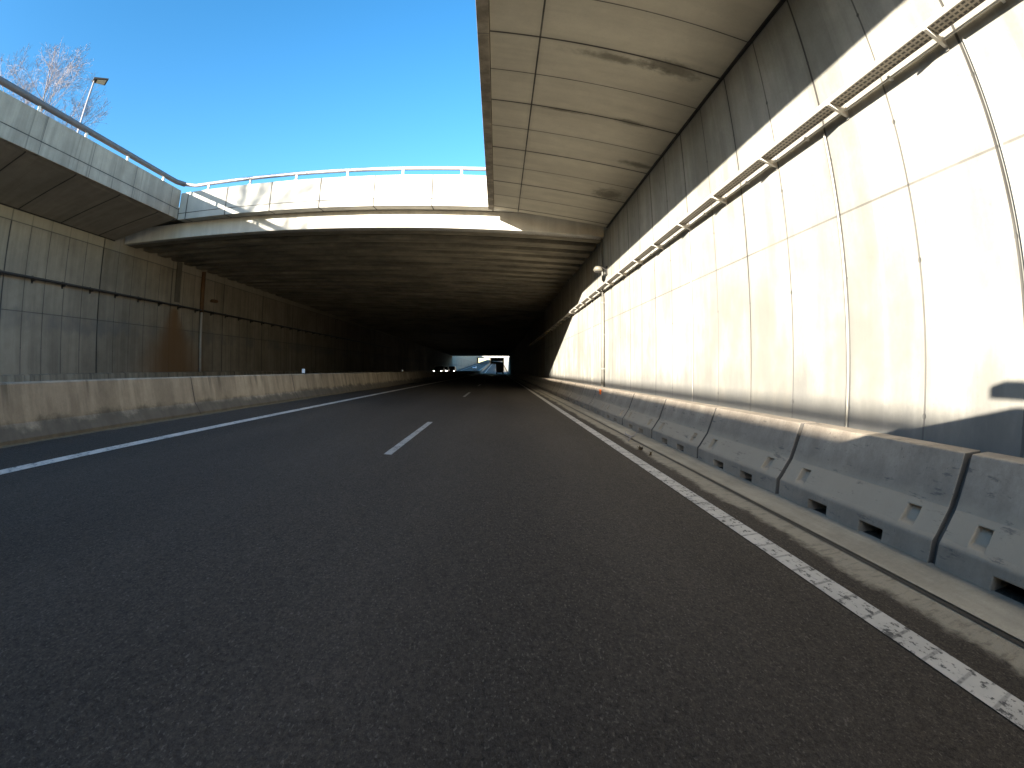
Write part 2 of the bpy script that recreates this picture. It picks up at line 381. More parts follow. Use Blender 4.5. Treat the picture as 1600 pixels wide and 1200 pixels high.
M['tyre'] = plain('tyre_rubber', (0.02, 0.02, 0.02), 0.85, 0.0, 0.2, 20)
M['rim'] = plain('alloy', (0.45, 0.45, 0.46), 0.35, 0.8, 0.1, 10)
M['paint_white'] = plain('white_car_paint', (0.75, 0.75, 0.75), 0.25, 0.0, 0.03, 3, 0.6)
M['paint_black'] = plain('black_car_paint', (0.02, 0.02, 0.023), 0.25, 0.0, 0.05, 3, 0.6)
M['paint_grey'] = plain('grey_car_paint', (0.14, 0.15, 0.16), 0.25, 0.2, 0.05, 3, 0.6)
M['truck_box'] = plain('dark_truck_panel', (0.05, 0.048, 0.05), 0.5, 0.0, 0.15, 3)
M['headlight'] = glow('lit_headlight', (1.0, 0.97, 0.88), 9.0)
M['headlight_off'] = plain('headlight_glass', (0.5, 0.5, 0.5), 0.15, 0.0, 0.05, 5, 0.6)
M['tail'] = plain('tail_light', (0.25, 0.01, 0.01), 0.3, 0.0, 0.05, 5)
M['lamp_body'] = plain('beige_lamp_body', (0.13, 0.12, 0.095), 0.5, 0.0, 0.2, 9)
M['lens'] = plain('lamp_glass', (0.60, 0.58, 0.52), 0.25, 0.0, 0.1, 5)
def soil():
    s = NT('dry_grass_soil'); n = s.noise(0.6, 6, 0.65); n2 = s.noise(9, 4, 0.6)
    c = s.mix(s.ramp(n, 0.35, 0.65), (0.10, 0.10, 0.05), (0.20, 0.16, 0.10)); c = s.mix(s.ramp(n2, 0.4, 0.7, 0, 0.5), c, (0.06, 0.07, 0.03))
    return s.done(c, 0.95, s.bump(n2, 0.6, 0.05))
M['soil'] = soil()
M['dirt'] = plain('dusty_grit', (0.16, 0.125, 0.075), 0.95, 0.0, 0.6, 14)
def tray_mat():
    s = NT('perforated_tray')
    n = s.noise(5, 3)
    dx = s.near(s.x, 0.052, 0.0); dy = s.near(s.y, 0.075, 0.0)
    hole = s.m_('MULTIPLY', s.ramp(dx, 0.011, 0.016, 1.0, 0.0), s.ramp(dy, 0.022, 0.028, 1.0, 0.0))
    c = s.mix(s.ramp(n, 0.3, 0.7), (0.36, 0.32, 0.26), (0.27, 0.24, 0.20))
    c = s.mix(s.m_('MULTIPLY', hole, 0.9), c, (0.03, 0.027, 0.024))
    return s.done(c, 0.55, None, 0.4, 0.15)
M['tray'] = tray_mat()

# ------------------------------------------------------------------ ground and road
YS = [Y_BACK, 0, 40, 90, 140, Y_END] + [Y_END + 20 * k for k in range(1, 29)]
def strip(mb, x0, x1, lift=0.0, y0=None, y1=None):
    ys = [y for y in YS if (y0 is None or y > y0 + 1e-6) and (y1 is None or y < y1 - 1e-6)]
    ys = ([y0] if y0 is not None else []) + ys + ([y1] if y1 is not None else [])
    for a, b in zip(ys, ys[1:]):
        mb.quad((x0, a, road_z(x0, a) + lift), (x1, a, road_z(x1, a) + lift), (x1, b, road_z(x1, b) + lift), (x0, b, road_z(x0, b) + lift))
    return mb
m = MB()
for xa, xb in ((XL - 0.2, -6.9), (-6.9, 3.9)): strip(m, xa, xb)
road = m.build('road', M['asphalt']); tag(road, kind='structure')
strip(MB(), -5.24, -5.04, 0.004).build('edge_line', M['line'], road)
strip(MB(), 1.88, 2.05, 0.005).build('edge_line', M['ribline'], road)
strip(MB(), -15.0, -14.8, 0.004).build('edge_line', M['line'], road)
strip(MB(), -8.4, -8.2, 0.004).build('edge_line', M['line'], road)
dash0 = strip(MB(), -1.57, -1.46, 0.004, -8.6, -4.1).build('lane_dash', M['dash'], road)
for k in range(1, 12):
    y = -8.6 + 15.45 * k
    strip(MB(), -1.57, -1.46, 0.004, y, y + 4.5).build('lane_dash', M['dash'], road)
for k in range(12, 22):
    y = -8.6 + 15.45 * k
    strip(MB(), -1.57, -1.46, 0.004, y, y + 4.5).build('lane_dash', M['dash'], road)
for k in range(12, 22):
    y = -8.6 + 15.45 * k
    strip(MB(), -11.65, -11.54, 0.004, y, y + 4.5).build('lane_dash', M['dash'], road)
# concrete gutter: a slab beside the barrier, a slot, and a ragged apron toward the asphalt
gm = MB(); strip(gm, 2.545, 3.0, 0.012, -10, Y_END)
gut = gm.build('gutter', M['gutter']); tag(gut, kind='structure')
strip(MB(), 2.495, 2.545, 0.005, -10, 120).build('drain_slot', M['dark'], gut)
# the land on both sides of the cutting
m = MB()
ZR, ZL = H + 5.55, H + 6.25
m.quad((XW + 0.5, -900, ZR), (2500, -900, ZR), (2500, 750, ZR + 15), (XW + 0.5, 750, ZR + 15))
m.quad((-2500, -900, ZL), (XL - 0.5, -900, ZL), (XL - 0.5, 750, ZL + 15), (-2500, 750, ZL + 15))
gs = MB()
def gz(y, b): return b + max(0, y - 150) * UP * 1.0
ys = [-900, Y_BACK, 0, 150] + list(range(200, 740, 60))
for a, b in zip(ys, ys[1:]):
    gs.quad((XW + 0.45, a, gz(a, ZR)), (2500, a, gz(a, ZR)), (2500, b, gz(b, ZR)), (XW + 0.45, b, gz(b, ZR)))
    gs.quad((-2500, a, gz(a, ZL)), (XL - 0.45, a, gz(a, ZL)), (XL - 0.45, b, gz(b, ZL)), (-2500, b, gz(b, ZL)))
gr = gs.build('ground', M['soil']); tag(gr, kind='structure')

# ------------------------------------------------------------------ right retaining wall
t = thing('retaining_wall', 'tall sunlit concrete retaining wall with panel joints along the right verge', 'wall', (XW, Y_PORTAL, 0))
MB().box(XW, XW + 0.4, Y_BACK, Y_PORTAL + 0.73, -0.6, H + 4.85).build('wall_face', M['wall_right'], t)
MB().box(XW + 0.004, XW + 0.4, Y_PORTAL + 0.755, 41.0, -0.6, H + 5.55).build('wall_face', M['wall_right'], t)
MB().box(XW + 0.008, XW + 0.4, 41.03, Y_END, -0.6, H + 5.55).build('wall_face', M['tunnel_wall'], t)  # past the sunlit stretch the darker, shade-toned concrete takes over
for y, pr in ((4.42, 0.016), (1.95, 0.016), (9.17, 0.012), (19.9, 0.016)):
    mb = MB(); mb.tube([(XW + 0.002, y, 0.5), (XW + 0.002, y, H + 2.7)], pr, 10)
    mb.build('joint_strip', M['strip'], t, smooth=True)

# ------------------------------------------------------------------ right canopy
E0, ZE = -0.20, H + 5.39
t = thing('concrete_canopy', 'wide cantilevered concrete canopy jutting out above the right lane', 'canopy', (XW, 0, H + 4.85))
ROOTZ = H + 4.835
yc0, yc1 = Y_BACK, 16.66
MB().prism([(XW - 0.002, ROOTZ), (XW + 0.4, ROOTZ), (XW + 0.4, H + 6.2), (E0, H + 6.2), (E0, ZE)], yc0, yc1).build('soffit_slab', M['canopy'], t)
MB().prism([(E0 - 0.012, ZE - 0.06), (E0 - 0.012, H + 6.55), (E0 - 0.20, H + 6.55), (E0 - 0.20, ZE - 0.045)], yc0, yc1).build('edge_fascia', M['canopy_edge'], t, 0.012)
MB().prism([(XW - 0.05, ROOTZ - 0.03), (XW - 0.003, ROOTZ - 0.03), (XW - 0.003, ROOTZ + 0.01), (XW - 0.05, ROOTZ + 0.012)], yc0, yc1).build('shadow_gap', M['dark'], t)

# ------------------------------------------------------------------ left wall, left canopy, railing
t = thing('retaining_wall', 'shaded concrete retaining wall across the opposite carriageway with rust stain', 'wall', (XL, Y_PORTAL, 0))
MB().box(XL - 0.4, XL, Y_BACK, 16.36, -0.3, H + 5.74).build('wall_face', M['wall_left'], t)
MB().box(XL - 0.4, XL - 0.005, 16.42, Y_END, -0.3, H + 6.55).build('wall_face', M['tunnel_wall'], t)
MB().box(XL - 0.4, XL - 0.06, 16.355, 16.425, -0.3, H + 5.7).build('expansion_joint', M['dark'], t)
MB().prism([(XL + 0.005, -0.2), (XL + 0.28, -0.2), (XL + 0.16, H - 0.06), (XL + 0.005, H - 0.03)], Y_BACK, Y_END).build('plinth', M['median'], t, 0.01)
MB().box(XL + 0.003, XL + 0.05, 22.55, 23.05, H + 3.6, H + 5.75).build('shadow_strip', M['dark_slab'], t, 0.01)  # solid dark strip painting in a shadow gap on the wall
LE = -13.1
t = thing('concrete_canopy', 'cantilevered concrete canopy with streaked parapet above the left wall', 'canopy', (XL, 0, H + 5.7))
yl0, yl1 = Y_BACK, 17.10
MB().prism([(XL + 0.002, H + 5.73), (XL - 0.4, H + 5.75), (XL - 0.4, H + 6.9), (LE - 0.14, H + 6.9), (LE - 0.14, H + 6.20), (LE - 0.35, H + 6.14)], yl0, yl1).build('soffit_slab', M['left_soffit'], t)
MB().prism([(LE - 0.132, H + 6.15), (LE, H + 6.16), (LE, H + 7.40), (LE - 0.30, H + 7.42), (LE - 0.30, H + 6.91), (LE - 0.132, H + 6.91)], yl0, yl1).build('parapet', M['left_parapet'], t, 0.012)
MB().prism([(XL - 0.002, H + 5.70), (XL + 0.05, H + 5.70), (XL + 0.05, H + 5.735), (XL - 0.002, H + 5.735)], yl0, yl1).build('shadow_gap', M['dark'], t)

def railing(name, label, pts, posts, ztop, rad, mat):
    t = thing(name, label, 'railing', posts[0])
    MB().tube(pts, rad, 14).build('handrail', mat, t, smooth=True)
    for p in posts:
        mb = MB(); x, y, z0, z1 = p[0], p[1], p[2], ztop(p)
        mb.box(x - 0.035, x + 0.035, y - 0.05, y + 0.05, z0 - 0.02, z1)
        mb.box(x - 0.08, x + 0.08, y - 0.09, y + 0.09, z0 - 0.005, z0 + 0.02)
        mb.build('post', M['white_pipe'] if 'left' in label else M['galv'], t)
    return t
xr = LE - 0.12
railing('steel_railing', 'grey tubular railing on the streaked parapet at left, below the bare tree',
        [(xr, y, H + 7.71) for y in (Y_BACK, -30, 0, 10)] + [(xr, 16.2, H + 7.71), (xr + 0.03, 16.75, H + 7.70), (xr + 0.25, 17.12, H + 7.66)],
        [(xr, 15.8 - 2.53 * k, H + 7.405) for k in range(8)], lambda p: H + 7.62, 0.105, M['shaded_rail'])
def par_z(x): return H + 6.62 - 0.051 * x
railing('steel_railing', 'sunlit tubular railing along the top of the white bridge parapet',
        [(xr + 0.25, 17.12, H + 7.66)] + [(x, bridge_y(x) + 0.12, par_z(x) + 0.29) for x in (-12.4, -11, -8, -5, -2, 1, 4, 8)],
        [(x, bridge_y(x) + 0.12, par_z(x)) for x in (-11.69 + 2.07 * k for k in range(8))], lambda p: p[2] + 0.25, 0.075, M['rail'])

# ------------------------------------------------------------------ the bridge and the tunnel behind it
t = thing('road_bridge', 'wide concrete road bridge with white parapet forming a dark tunnel over the road', 'bridge', (0, Y_PORTAL, H + 4.8))
def bar(x0, x1, f):                        # f(x) -> list of (y, z) profile points, closed
    mb = MB(); a, b = f(x0), f(x1); n = len(a)
    mb.v += [(x0, y, z) for y, z in a] + [(x1, y, z) for y, z in b]
    for k in range(n): mb.f.append((k, (k + 1) % n, n + (k + 1) % n, n + k))
    mb.f.append(tuple(range(n))); mb.f.append(tuple(range(2 * n - 1, n - 1, -1)))
    return mb
XB0, XB1 = LE + 0.02, E0 - 0.21
def pf(x):
    y = bridge_y(x); z = par_z(x)
    return [(y, z - 1.17), (y, z), (y + 0.28, z), (y + 0.28, z - 0.9), (y + 0.62, z - 0.9), (y + 0.62, z - 1.13)]
bar(LE + 0.01, XW + 8, pf).build('parapet', M['bridge'], t, 0.015)
def lip(x):
    y = bridge_y(x); z = par_z(x) - 0.90
    return [(y - 0.006, z - 0.012), (y - 0.006, z + 0.012), (y + 0.01, z + 0.012), (y + 0.01, z - 0.012)]
bar(LE + 0.012, XW - 0.01, lip).build('panel_joint', M['dark'], t)
def ef(x):
    y = bridge_y(x) + 0.60; zt = par_z(x) - 1.14; zb = soffit_z(x, 17.4) - 0.0
    return [(y, zb), (y, zt), (y + 0.45, zt), (y + 0.45, zb)]
bar(XL + 0.01, XW - 0.01, ef).build('edge_beam', M['beam'], t, 0.02)
PITCH = 1.28
mb = None
n_g = int((Y_END - 18.6) / PITCH)
rest = MB()
for k in range(n_g):
    y0 = 17.95 + PITCH * k
    def gf(x, y0=y0):
        y = y0 - 0.03 * x; z = soffit_z(x, y)
        return [(y - 0.34, z), (y + 0.34, z), (y + 0.34, z + 0.14), (y + 0.17, z + 0.28), (y + 0.17, z + 0.75), (y - 0.17, z + 0.75), (y - 0.17, z + 0.28), (y - 0.34, z + 0.14)]
    g = bar(XL + 0.01, XW - 0.01, gf)
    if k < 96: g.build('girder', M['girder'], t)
    else:
        i = len(rest.v); rest.v += g.v; rest.f += [tuple(i + q for q in f) for f in g.f]
if rest.v:
    o = rest.build('far_girder', M['girder'], t); o['kind'] = 'stuff'
mb = MB(); yy = [17.5, 20, 60, 100, 140, 180, Y_END + 1.0]
for a, b in zip(yy, yy[1:]):
    p = [(x, y, soffit_z(x, y) + dz) for dz in (0.74, 1.3) for x, y in ((XL - 0.45, a), (XW + 0.45, a), (XW + 0.45, b), (XL - 0.45, b))]
    mb.hexa(p)
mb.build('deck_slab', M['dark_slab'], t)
MB().box(XL - 0.4, XW + 0.4, Y_END + 0.05, Y_END + 0.5, H + 5.1, H + 7.0).build('rear_beam', M['beam'], t)

# ------------------------------------------------------------------ median barrier
t = thing('median_barrier', 'long cast concrete median barrier with dirty foot along the left lane', 'barrier', (-7.05, 0, 0.25))
def med(y):
    dz = rise(y); g = 0.255 + dz
    return [(-6.52, g - 0.25), (-6.52, g + 0.06), (-6.66, g + 0.26), (-6.77, g + 0.80), (-6.80, g + 0.825), (-7.0, g + 0.825), (-7.03, g + 0.80), (-7.14, g + 0.26), (-7.28, g + 0.06), (-7.28, g - 0.25)]
mb = MB(); ysm = [-60, -20, -8] + [k * 4.0 for k in range(-1, 20)] + [100, 140, Y_END, 260, 320, 400]
for i, y in enumerate(ysm):
    mb.v += [(x, y, z) for x, z in med(y)]
for i in range(len(ysm) - 1):
    for k in range(9): mb.f.append((i * 10 + k, i * 10 + k + 1, i * 10 + 11 + k, i * 10 + 10 + k))
mb.build('barrier_body', M['median'], t)
random.seed(9); dm = MB(); y = -6.0; e0 = -6.40
while y < 45:
    st = 0.18; e1 = max(-6.46, min(-6.30, e0 + random.uniform(-.03, .03)))
    dm.quad((-6.54, y, road_z(-6.54) + 0.016), (e0, y, road_z(e0) + 0.003), (e1, y + st, road_z(e1) + 0.003), (-6.54, y + st, road_z(-6.54) + 0.016)); e0 = e1; y += st
dm.build('dirt_strip', M['dirt'], t)
def delin(y, label, s=1.0):
    d = thing('delineator', label, 'delineator', (-6.9, y, 1.08), 'reflectors on the median barrier')
    MB().box(-6.93, -6.87, y - 0.02, y + 0.02, 1.075, 1.11).build('foot', M['dark'], d)
    MB().box(-6.96, -6.84, y - 0.015, y + 0.015, 1.105, 1.105 + 0.15 * s).build('reflector_plate', M['reflwhite'], d, 0.01)
delin(17.3, 'white reflector on the median barrier, the larger and nearer one to the left')
delin(36.5, 'tiny white reflector far along the median barrier inside the dark tunnel mouth', 0.8)

# ------------------------------------------------------------------ barrier segments on the right
SEG = 2.45
def barrier_seg():
    L = SEG - 0.065
    # rows of the road-facing profile (x inward is negative), measured from the base front
    rows = [(0.0, -0.02), (0.0, 0.095), (0.0, 0.17), (0.03, 0.205), (0.115, 0.335), (0.15, 0.385), (0.285, 0.765)]
    ys = sorted([0, 0.28, 0.44, 0.60, 0.93, L - 0.93, L - 0.60, L - 0.44, L - 0.28, L])
    bm = bmesh.new(); V = [[bm.verts.new((x, y, z)) for x, z in rows] for y in ys]
    back = [[bm.verts.new((0.53, y, z)) for z in (0.765, -0.02)] for y in ys]
    pocket, notch = [], []
    for i in range(len(ys) - 1):
        for k in range(len(rows) - 1):
            f = bm.faces.new((V[i][k], V[i + 1][k], V[i + 1][k + 1], V[i][k + 1]))
            if i in (1, 7) and k == 3: pocket.append(f)
            if i in (3, 5) and k == 0: notch.append(f)
        bm.faces.new((V[i][-1], V[i + 1][-1], back[i + 1][0], back[i][0]))
        bm.faces.new((back[i][0], back[i + 1][0], back[i + 1][1], back[i][1]))
        bm.faces.new((back[i][1], back[i + 1][1], V[i + 1][0], V[i][0]))
    bm.faces.new(V[0] + back[0]).material_index = 1; bm.faces.new((V[-1] + back[-1])[::-1]).material_index = 1
    T = [[bm.verts.new((x + 0.06, yy, min(z, 0.73))) for x, z in rows] + [bm.verts.new((0.49, yy, 0.73)), bm.verts.new((0.49, yy, -0.02))] for yy in (L - 0.004, SEG + 0.004)]
    for k in range(len(T[0])):
        kk = (k + 1) % len(T[0]); bm.faces.new((T[0][k], T[0][kk], T[1][kk], T[1][k])).material_index = 1
    bm.faces.new(T[0][::-1]); bm.faces.new(T[1])
    bmesh.ops.recalc_face_normals(bm, faces=bm.faces[:])
    for f in notch:
        r = bmesh.ops.extrude_discrete_faces(bm, faces=[f]); f2 = r['faces'][0]
        for v in f2.verts: v.co.x += 0.40
    for f in pocket:
        r = bmesh.ops.extrude_discrete_faces(bm, faces=[f]); f2 = r['faces'][0]; c = f2.calc_center_median()
        for v in f2.verts: v.co = c + (v.co - c) * 0.9 + Vector((0.075, 0, 0)); 
        for v in f2.verts:
            if v.co.z < c.z: v.co.z += 0.012
    me = bpy.data.meshes.new('barrier_segment'); bm.to_mesh(me); bm.free(); me.materials.append(M['barrier']); me.materials.append(M['joint_dark'])
    o = bpy.data.objects.new('barrier_segment', me); C.objects.link(o)
    b = o.modifiers.new('edge', 'BEVEL'); b.width = 0.012; b.segments = 2; b.limit_method = 'ANGLE'; b.angle_limit = R(30)
    return o
XBF = 2.96
seg0 = barrier_seg()
random.seed(11)
kmax = 48
for k in range(-1, kmax):
    y = -0.07 + SEG * k
    o = seg0 if k == -1 else seg0.copy()
    if k != -1: C.objects.link(o)
    o.location = (XBF + random.uniform(-0.008, 0.008), y, road_z(XBF) + 0.012)
    o.rotation_euler = (0, 0, random.uniform(-0.003, 0.003))
    if k <= 0: lb = 'shadowed concrete barrier segment cut off by the right border of the picture'
    elif k == 1: lb = 'concrete barrier segment on whose top the slanting vehicle shadow ends'
    elif k == 2: lb = 'concrete barrier segment next beyond the one where the vehicle shadow ends'
    elif k < 6: lb = 'concrete barrier segment between the vehicle shadow and the orange reflector'
    elif k == 6: lb = 'concrete barrier segment that carries the small orange reflector'
    elif k < 15: lb = 'concrete barrier segment beyond the orange reflector, its top edge in sun'
    else: lb = 'concrete barrier segment deep in the dark tunnel past the sunlit wall'
    tag(o, lb, 'barrier', 'concrete barrier segments along the right wall')
o = MB().box(3.13, 3.19, 16.00, 16.03, 0.48, 0.62).box(3.15, 3.2, 15.99, 16.04, 0.46, 0.485).build('barrier_reflector', M['orange'], None, 0.008, origin=(3.16, 16.0, 0.46))
tag(o, 'small orange reflector on the barrier at the foot of the drainpipe', 'reflector')

# ------------------------------------------------------------------ cable tray on the right wall
t = thing('cable_tray', 'long perforated steel cable tray on brackets across the sunlit wall', 'cable tray', (XW, 5, H + 2.75))
TX0, TX1, TZ = 3.345, 3.505, H + 2.80
ty1 = 60.0
MB().box(TX0 + 0.004, TX1 - 0.004, -20, ty1, TZ, TZ + 0.004).build('tray_bottom', M['tray'], t)
MB().box(TX0 - 0.004, TX0 + 0.003, -20, ty1, TZ - 0.006, TZ + 0.055).box(TX0 + 0.003, TX0 + 0.02, -20, ty1, TZ + 0.049, TZ + 0.055).build('side_flange', M['galv'], t)
MB().box(TX1 - 0.003, TX1 + 0.004, -20, ty1, TZ - 0.006, TZ + 0.055).build('side_flange', M['galv'], t)
mb = MB(); mb.tube([(TX1 + 0.055, -20, TZ - 0.035), (TX1 + 0.055, ty1, TZ - 0.035)], 0.012, 8); mb.build('conduit', M['white_pipe'], t, smooth=True)
for cx, cr in ((3.385, 0.014), (3.425, 0.018), (3.47, 0.013)):
    mb = MB(); mb.tube([(cx + random.uniform(-.01, .01), yq, TZ + 0.006 + cr) for yq in range(-20, 61, 4)], cr, 6); mb.build('cable', M['cable'], t, smooth=True)
brk = None
for k in range(-8, 32):
    y = 2.18 + 1.72 * k
    mb = MB().box(TX0 - 0.02, XW, y - 0.022, y + 0.022, TZ - 0.035, TZ - 0.008)
    mb.v = []; mb.f = []
    mb.prism([(TX0 - 0.02, TZ - 0.008), (TX0 - 0.02, TZ - 0.03), (TX0 + 0.04, TZ - 0.045), (XW - 0.012, TZ - 0.10), (XW - 0.012, TZ - 0.13), (XW, TZ - 0.13), (XW, TZ + 0.10), (XW - 0.012, TZ + 0.10), (XW - 0.012, TZ - 0.008)], y - 0.022, y + 0.022)
    mb.build('bracket', M['galv'], t)
    if k < 12: MB().box(TX1 + 0.035, XW, y + 0.84, y + 0.875, TZ - 0.055, TZ - 0.015).build('conduit_clip', M['white_pipe'], t)

# drainpipe and lamp where the wall meets the bridge
t = thing('drainpipe', 'slim grey drainpipe clamped to the sunlit wall under the lamp', 'drainpipe', (3.52, 17.45, 0.7))
mb = MB(); mb.tube([(3.52, 17.42, 0.66), (3.52, 17.42, H + 2.55)], 0.06, 12); mb.tube([(3.52, 17.42, H + 2.55), (3.54, 17.45, H + 2.95), (3.54, 17.45, H + 4.7)], 0.03, 8)
mb.build('pipe', M['drain'], t, smooth=True)
for z in (1.25, 2.4, 3.5):
    mb = MB(); mb.tube([(3.52, 17.42, z), (3.52, 17.42, z + 0.05)], 0.072, 12); mb.box(3.55, 3.605, 17.38, 17.46, z, z + 0.05); mb.build('clamp', M['drain'], t)
t = thing('wall_floodlight', 'beige floodlight on a short arm high on the wall at the tunnel mouth', 'floodlight', (3.5, 16.9, H + 3.35))
mb = MB(); mb.tube([(3.26, 16.78, H + 3.30), (3.26, 16.80, H + 3.36), (3.27, 16.83, H + 3.41), (3.28, 16.85, H + 3.45)], [0.13, 0.165, 0.14, 0.06], 14); mb.build('housing', M['lamp_body'], t, smooth=True)
mb = MB(); mb.tube([(3.26, 16.785, H + 3.27), (3.26, 16.78, H + 3.31)], [0.09, 0.125], 14); mb.build('lamp_glass', M['dark'], t)
mb = MB(); mb.tube([(3.28, 16.86, H + 3.46), (3.42, 16.92, H + 3.50), (3.57, 16.95, H + 3.40)], 0.03, 8); mb.box(3.565, 3.6, 16.85, 17.05, H + 3.22, H + 3.52); mb.build('arm', M['dark'], t)
o = None

# ------------------------------------------------------------------ fittings on the left wall
t = thing('conduit_pipe', 'dark conduit running level along the shaded left wall', 'pipe', (XL + 0.1, 14, H + 3.4))
mb = MB(); mb.tube([(XL + 0.16, -20, H + 3.40), (XL + 0.16, 80, H + 3.40)], 0.055, 8); mb.build('pipe', M['dark'], t, smooth=True)
for k in range(-6, 24):
    y = 10.34 + 1.8 * k
    MB().box(XL, XL + 0.23, y - 0.04, y + 0.04, H + 3.30, H + 3.345).box(XL + 0.002, XL + 0.03, y - 0.05, y + 0.05, H + 3.22, H + 3.5).build('clamp', M['dark'], t)
t = thing('drainpipe', 'rust-brown drainpipe down the shaded left wall beside the rust stain', 'drainpipe', (XL + 0.1, 25.3, 1.2))
mb = MB(); mb.tube([(XL + 0.12, 25.3, H + 3.3), (XL + 0.12, 25.3, H + 5.6)], 0.12, 10); mb.build('upper_pipe', M['rust'], t, smooth=True)
mb = MB(); mb.tube([(XL + 0.12, 25.3, H - 0.05), (XL + 0.12, 25.3, H + 3.3)], 0.075, 10); mb.build('lower_pipe', M['pipe'], t, smooth=True)
o = MB().prism([(26.35, H + 4.05), (26.5, H + 4.0), (27.05, H + 4.03), (27.2, H + 4.1), (27.05, H + 4.2), (26.5, H + 4.18)], XL, XL + 0.14, 'x').build('bulkhead_lamp', M['rust'], None, 0.01, origin=(XL, 26.8, H + 4))
tag(o, 'brown oval bulkhead lamp above the conduit on the left wall', 'lamp')

# ------------------------------------------------------------------ tree and street lamp above the left parapet
def tree(x, y, z0):
    t = thing('bare_tree', 'leafless tree with pale branches rising behind the left parapet', 'tree', (x, y, z0))
    trunk, crown = MB(), MB()
    rnd = random.Random(4)
    top, cen, ra, rz = z0 + 12.4, Vector((x, y, z0 + 7.9)), 5.2, 4.7
    def inside(p): return ((p.x - cen.x) / ra) ** 2 + ((p.y - cen.y) / ra) ** 2 + ((p.z - cen.z) / rz) ** 2
    def grow(p, d, ln, r, lev):
        n = 4; pts = [p]; q = p.copy(); dd = d.copy()
        for i in range(n):
            j = 0.05 if lev == 0 else 0.15
            dd = (dd + Vector((rnd.gauss(0, j), rnd.gauss(0, j), rnd.gauss(0.02, j * .7)))).normalized()
            q = q + dd * (ln / n); pts.append(q.copy())
            if lev > 1 and inside(q) > 1.0: break
        n = len(pts) - 1
        tgt = trunk if lev <= 1 else crown
        tgt.tube(pts, [r * (1 - 0.5 * i / n) for i in range(n + 1)], 7 if lev < 2 else 4 if lev < 4 else 3, caps=False)
        if lev >= 5: return
        for c in range((9, 6, 5, 5, 4)[lev]):
            f = rnd.uniform(0.35, 1.0) if lev else 0.3 + 0.7 * c / 8
            i = min(n - 1, int(f * n)); b = pts[i].lerp(pts[i + 1], f * n - i)
            ax = dd.orthogonal().normalized(); ax.rotate(Matrix.Rotation(rnd.uniform(0, 6.283) if lev else c * 2.4, 3, dd))
            nd = dd.copy(); nd.rotate(Matrix.Rotation(rnd.uniform(0.45, 0.95), 3, ax)); nd.z += 0.10; nd.normalize()
            grow(b, nd, ln * rnd.uniform(0.42, 0.66), max(0.006, r * (1 - .5 * f) * rnd.uniform(0.4, 0.6)), lev + 1)
        if lev < 4: grow(pts[-1], dd, ln * 0.6, max(0.006, r * 0.5), lev + 1)
    grow(Vector((x, y, z0)), Vector((0.0, 0, 1)), 6.3, 0.20, 0)
    trunk.build('trunk', M['bark'], t, smooth=True); crown.build('crown', M['twig'], t)
    return t
tr = tree(-26.6, 16.4, ZL)
copy_tree(tr, (-26.8, -12.2, ZL), 'second bare tree, whose twigs throw faint shadows on the bridge parapet')
t = thing('street_lamp', 'slim grey street lamp with a single head behind the left parapet', 'street lamp', (-19.2, 14.95, ZL))
lx, ly, lz = -19.2, 14.95, H + 13.75
mb = MB(); mb.tube([(lx, ly, ZL), (lx, ly, lz)], [0.10, 0.055], 10); mb.build('pole', M['rail'], t, smooth=True)
mb = MB(); d = Vector((0.50, 0.80, 0)).normalized(); n_ = Vector((-d.y, d.x, 0))
def P(a, b, c): return tuple(Vector((lx, ly, lz)) + d * a + n_ * b + Vector((0, 0, c)))
mb.hexa([P(-.1, -.2, -.05), P(.75, -.33, .0), P(.75, .33, .0), P(-.1, .2, -.05), P(-.1, -.2, .06), P(.75, -.33, .08), P(.75, .33, .08), P(-.1, .2, .06)])
mb.build('lamp_head', M['dark'], t, 0.015)
mb = MB(); mb.hexa([P(.15, -.17, -.06), P(.66, -.24, -.03), P(.66, .24, -.03), P(.15, .17, -.06), P(.15, -.17, -.02), P(.66, -.24, .01), P(.66, .24, .01), P(.15, .17, -.02)])
mb.build('lamp_glass', M['lens'], t)

# ------------------------------------------------------------------ litter in the gutter
random.seed(5)
tz = road_z(2.5) + 0.02
mb = MB(); mb.tube([(2.36, 9.2, tz), (2.5, 9.55, tz + 0.03), (2.62, 9.75, tz + 0.02), (2.75, 10.05, tz + 0.05)], [0.012, 0.018, 0.014, 0.006], 5)
mb.tube([(2.5, 9.55, tz + 0.03), (2.45, 9.8, tz + 0.06), (2.48, 9.95, tz + 0.10)], [0.012, 0.009, 0.004], 5)
o = mb.build('fallen_twig', M['bark'], None, origin=(2.5, 9.6, tz)); tag(o, 'brown fallen twig lying across the gutter slot', 'twig')
for i, (x, y, lb) in enumerate(((2.30, 8.15, 'crumpled brown leaf with a raised tip on the gutter apron'), (2.33, 7.62, 'small dark leaf scrap on the gutter apron, nearer than the crumpled leaf'))):
    mb = MB(); sc = (0.05, 0.035)[i]
    for j in range(4 if i == 0 else 3):
        a = random.uniform(0, 6.28); c = Vector((x + random.uniform(-.02, .02), y + random.uniform(-.025, .025), tz))
        u = Vector((math.cos(a), math.sin(a), random.uniform(-.1, .6))) * sc; v = Vector((-math.sin(a), math.cos(a), 0.3)) * sc * 0.5
        mb.quad(c - u, c - v * 0.9, c + u + Vector((0, 0, 0.05)), c + v)
    o = mb.build('dead_leaf', M['leaf'], None, origin=(x, y, tz)); tag(o, lb, 'leaf', 'dead leaves in the gutter')

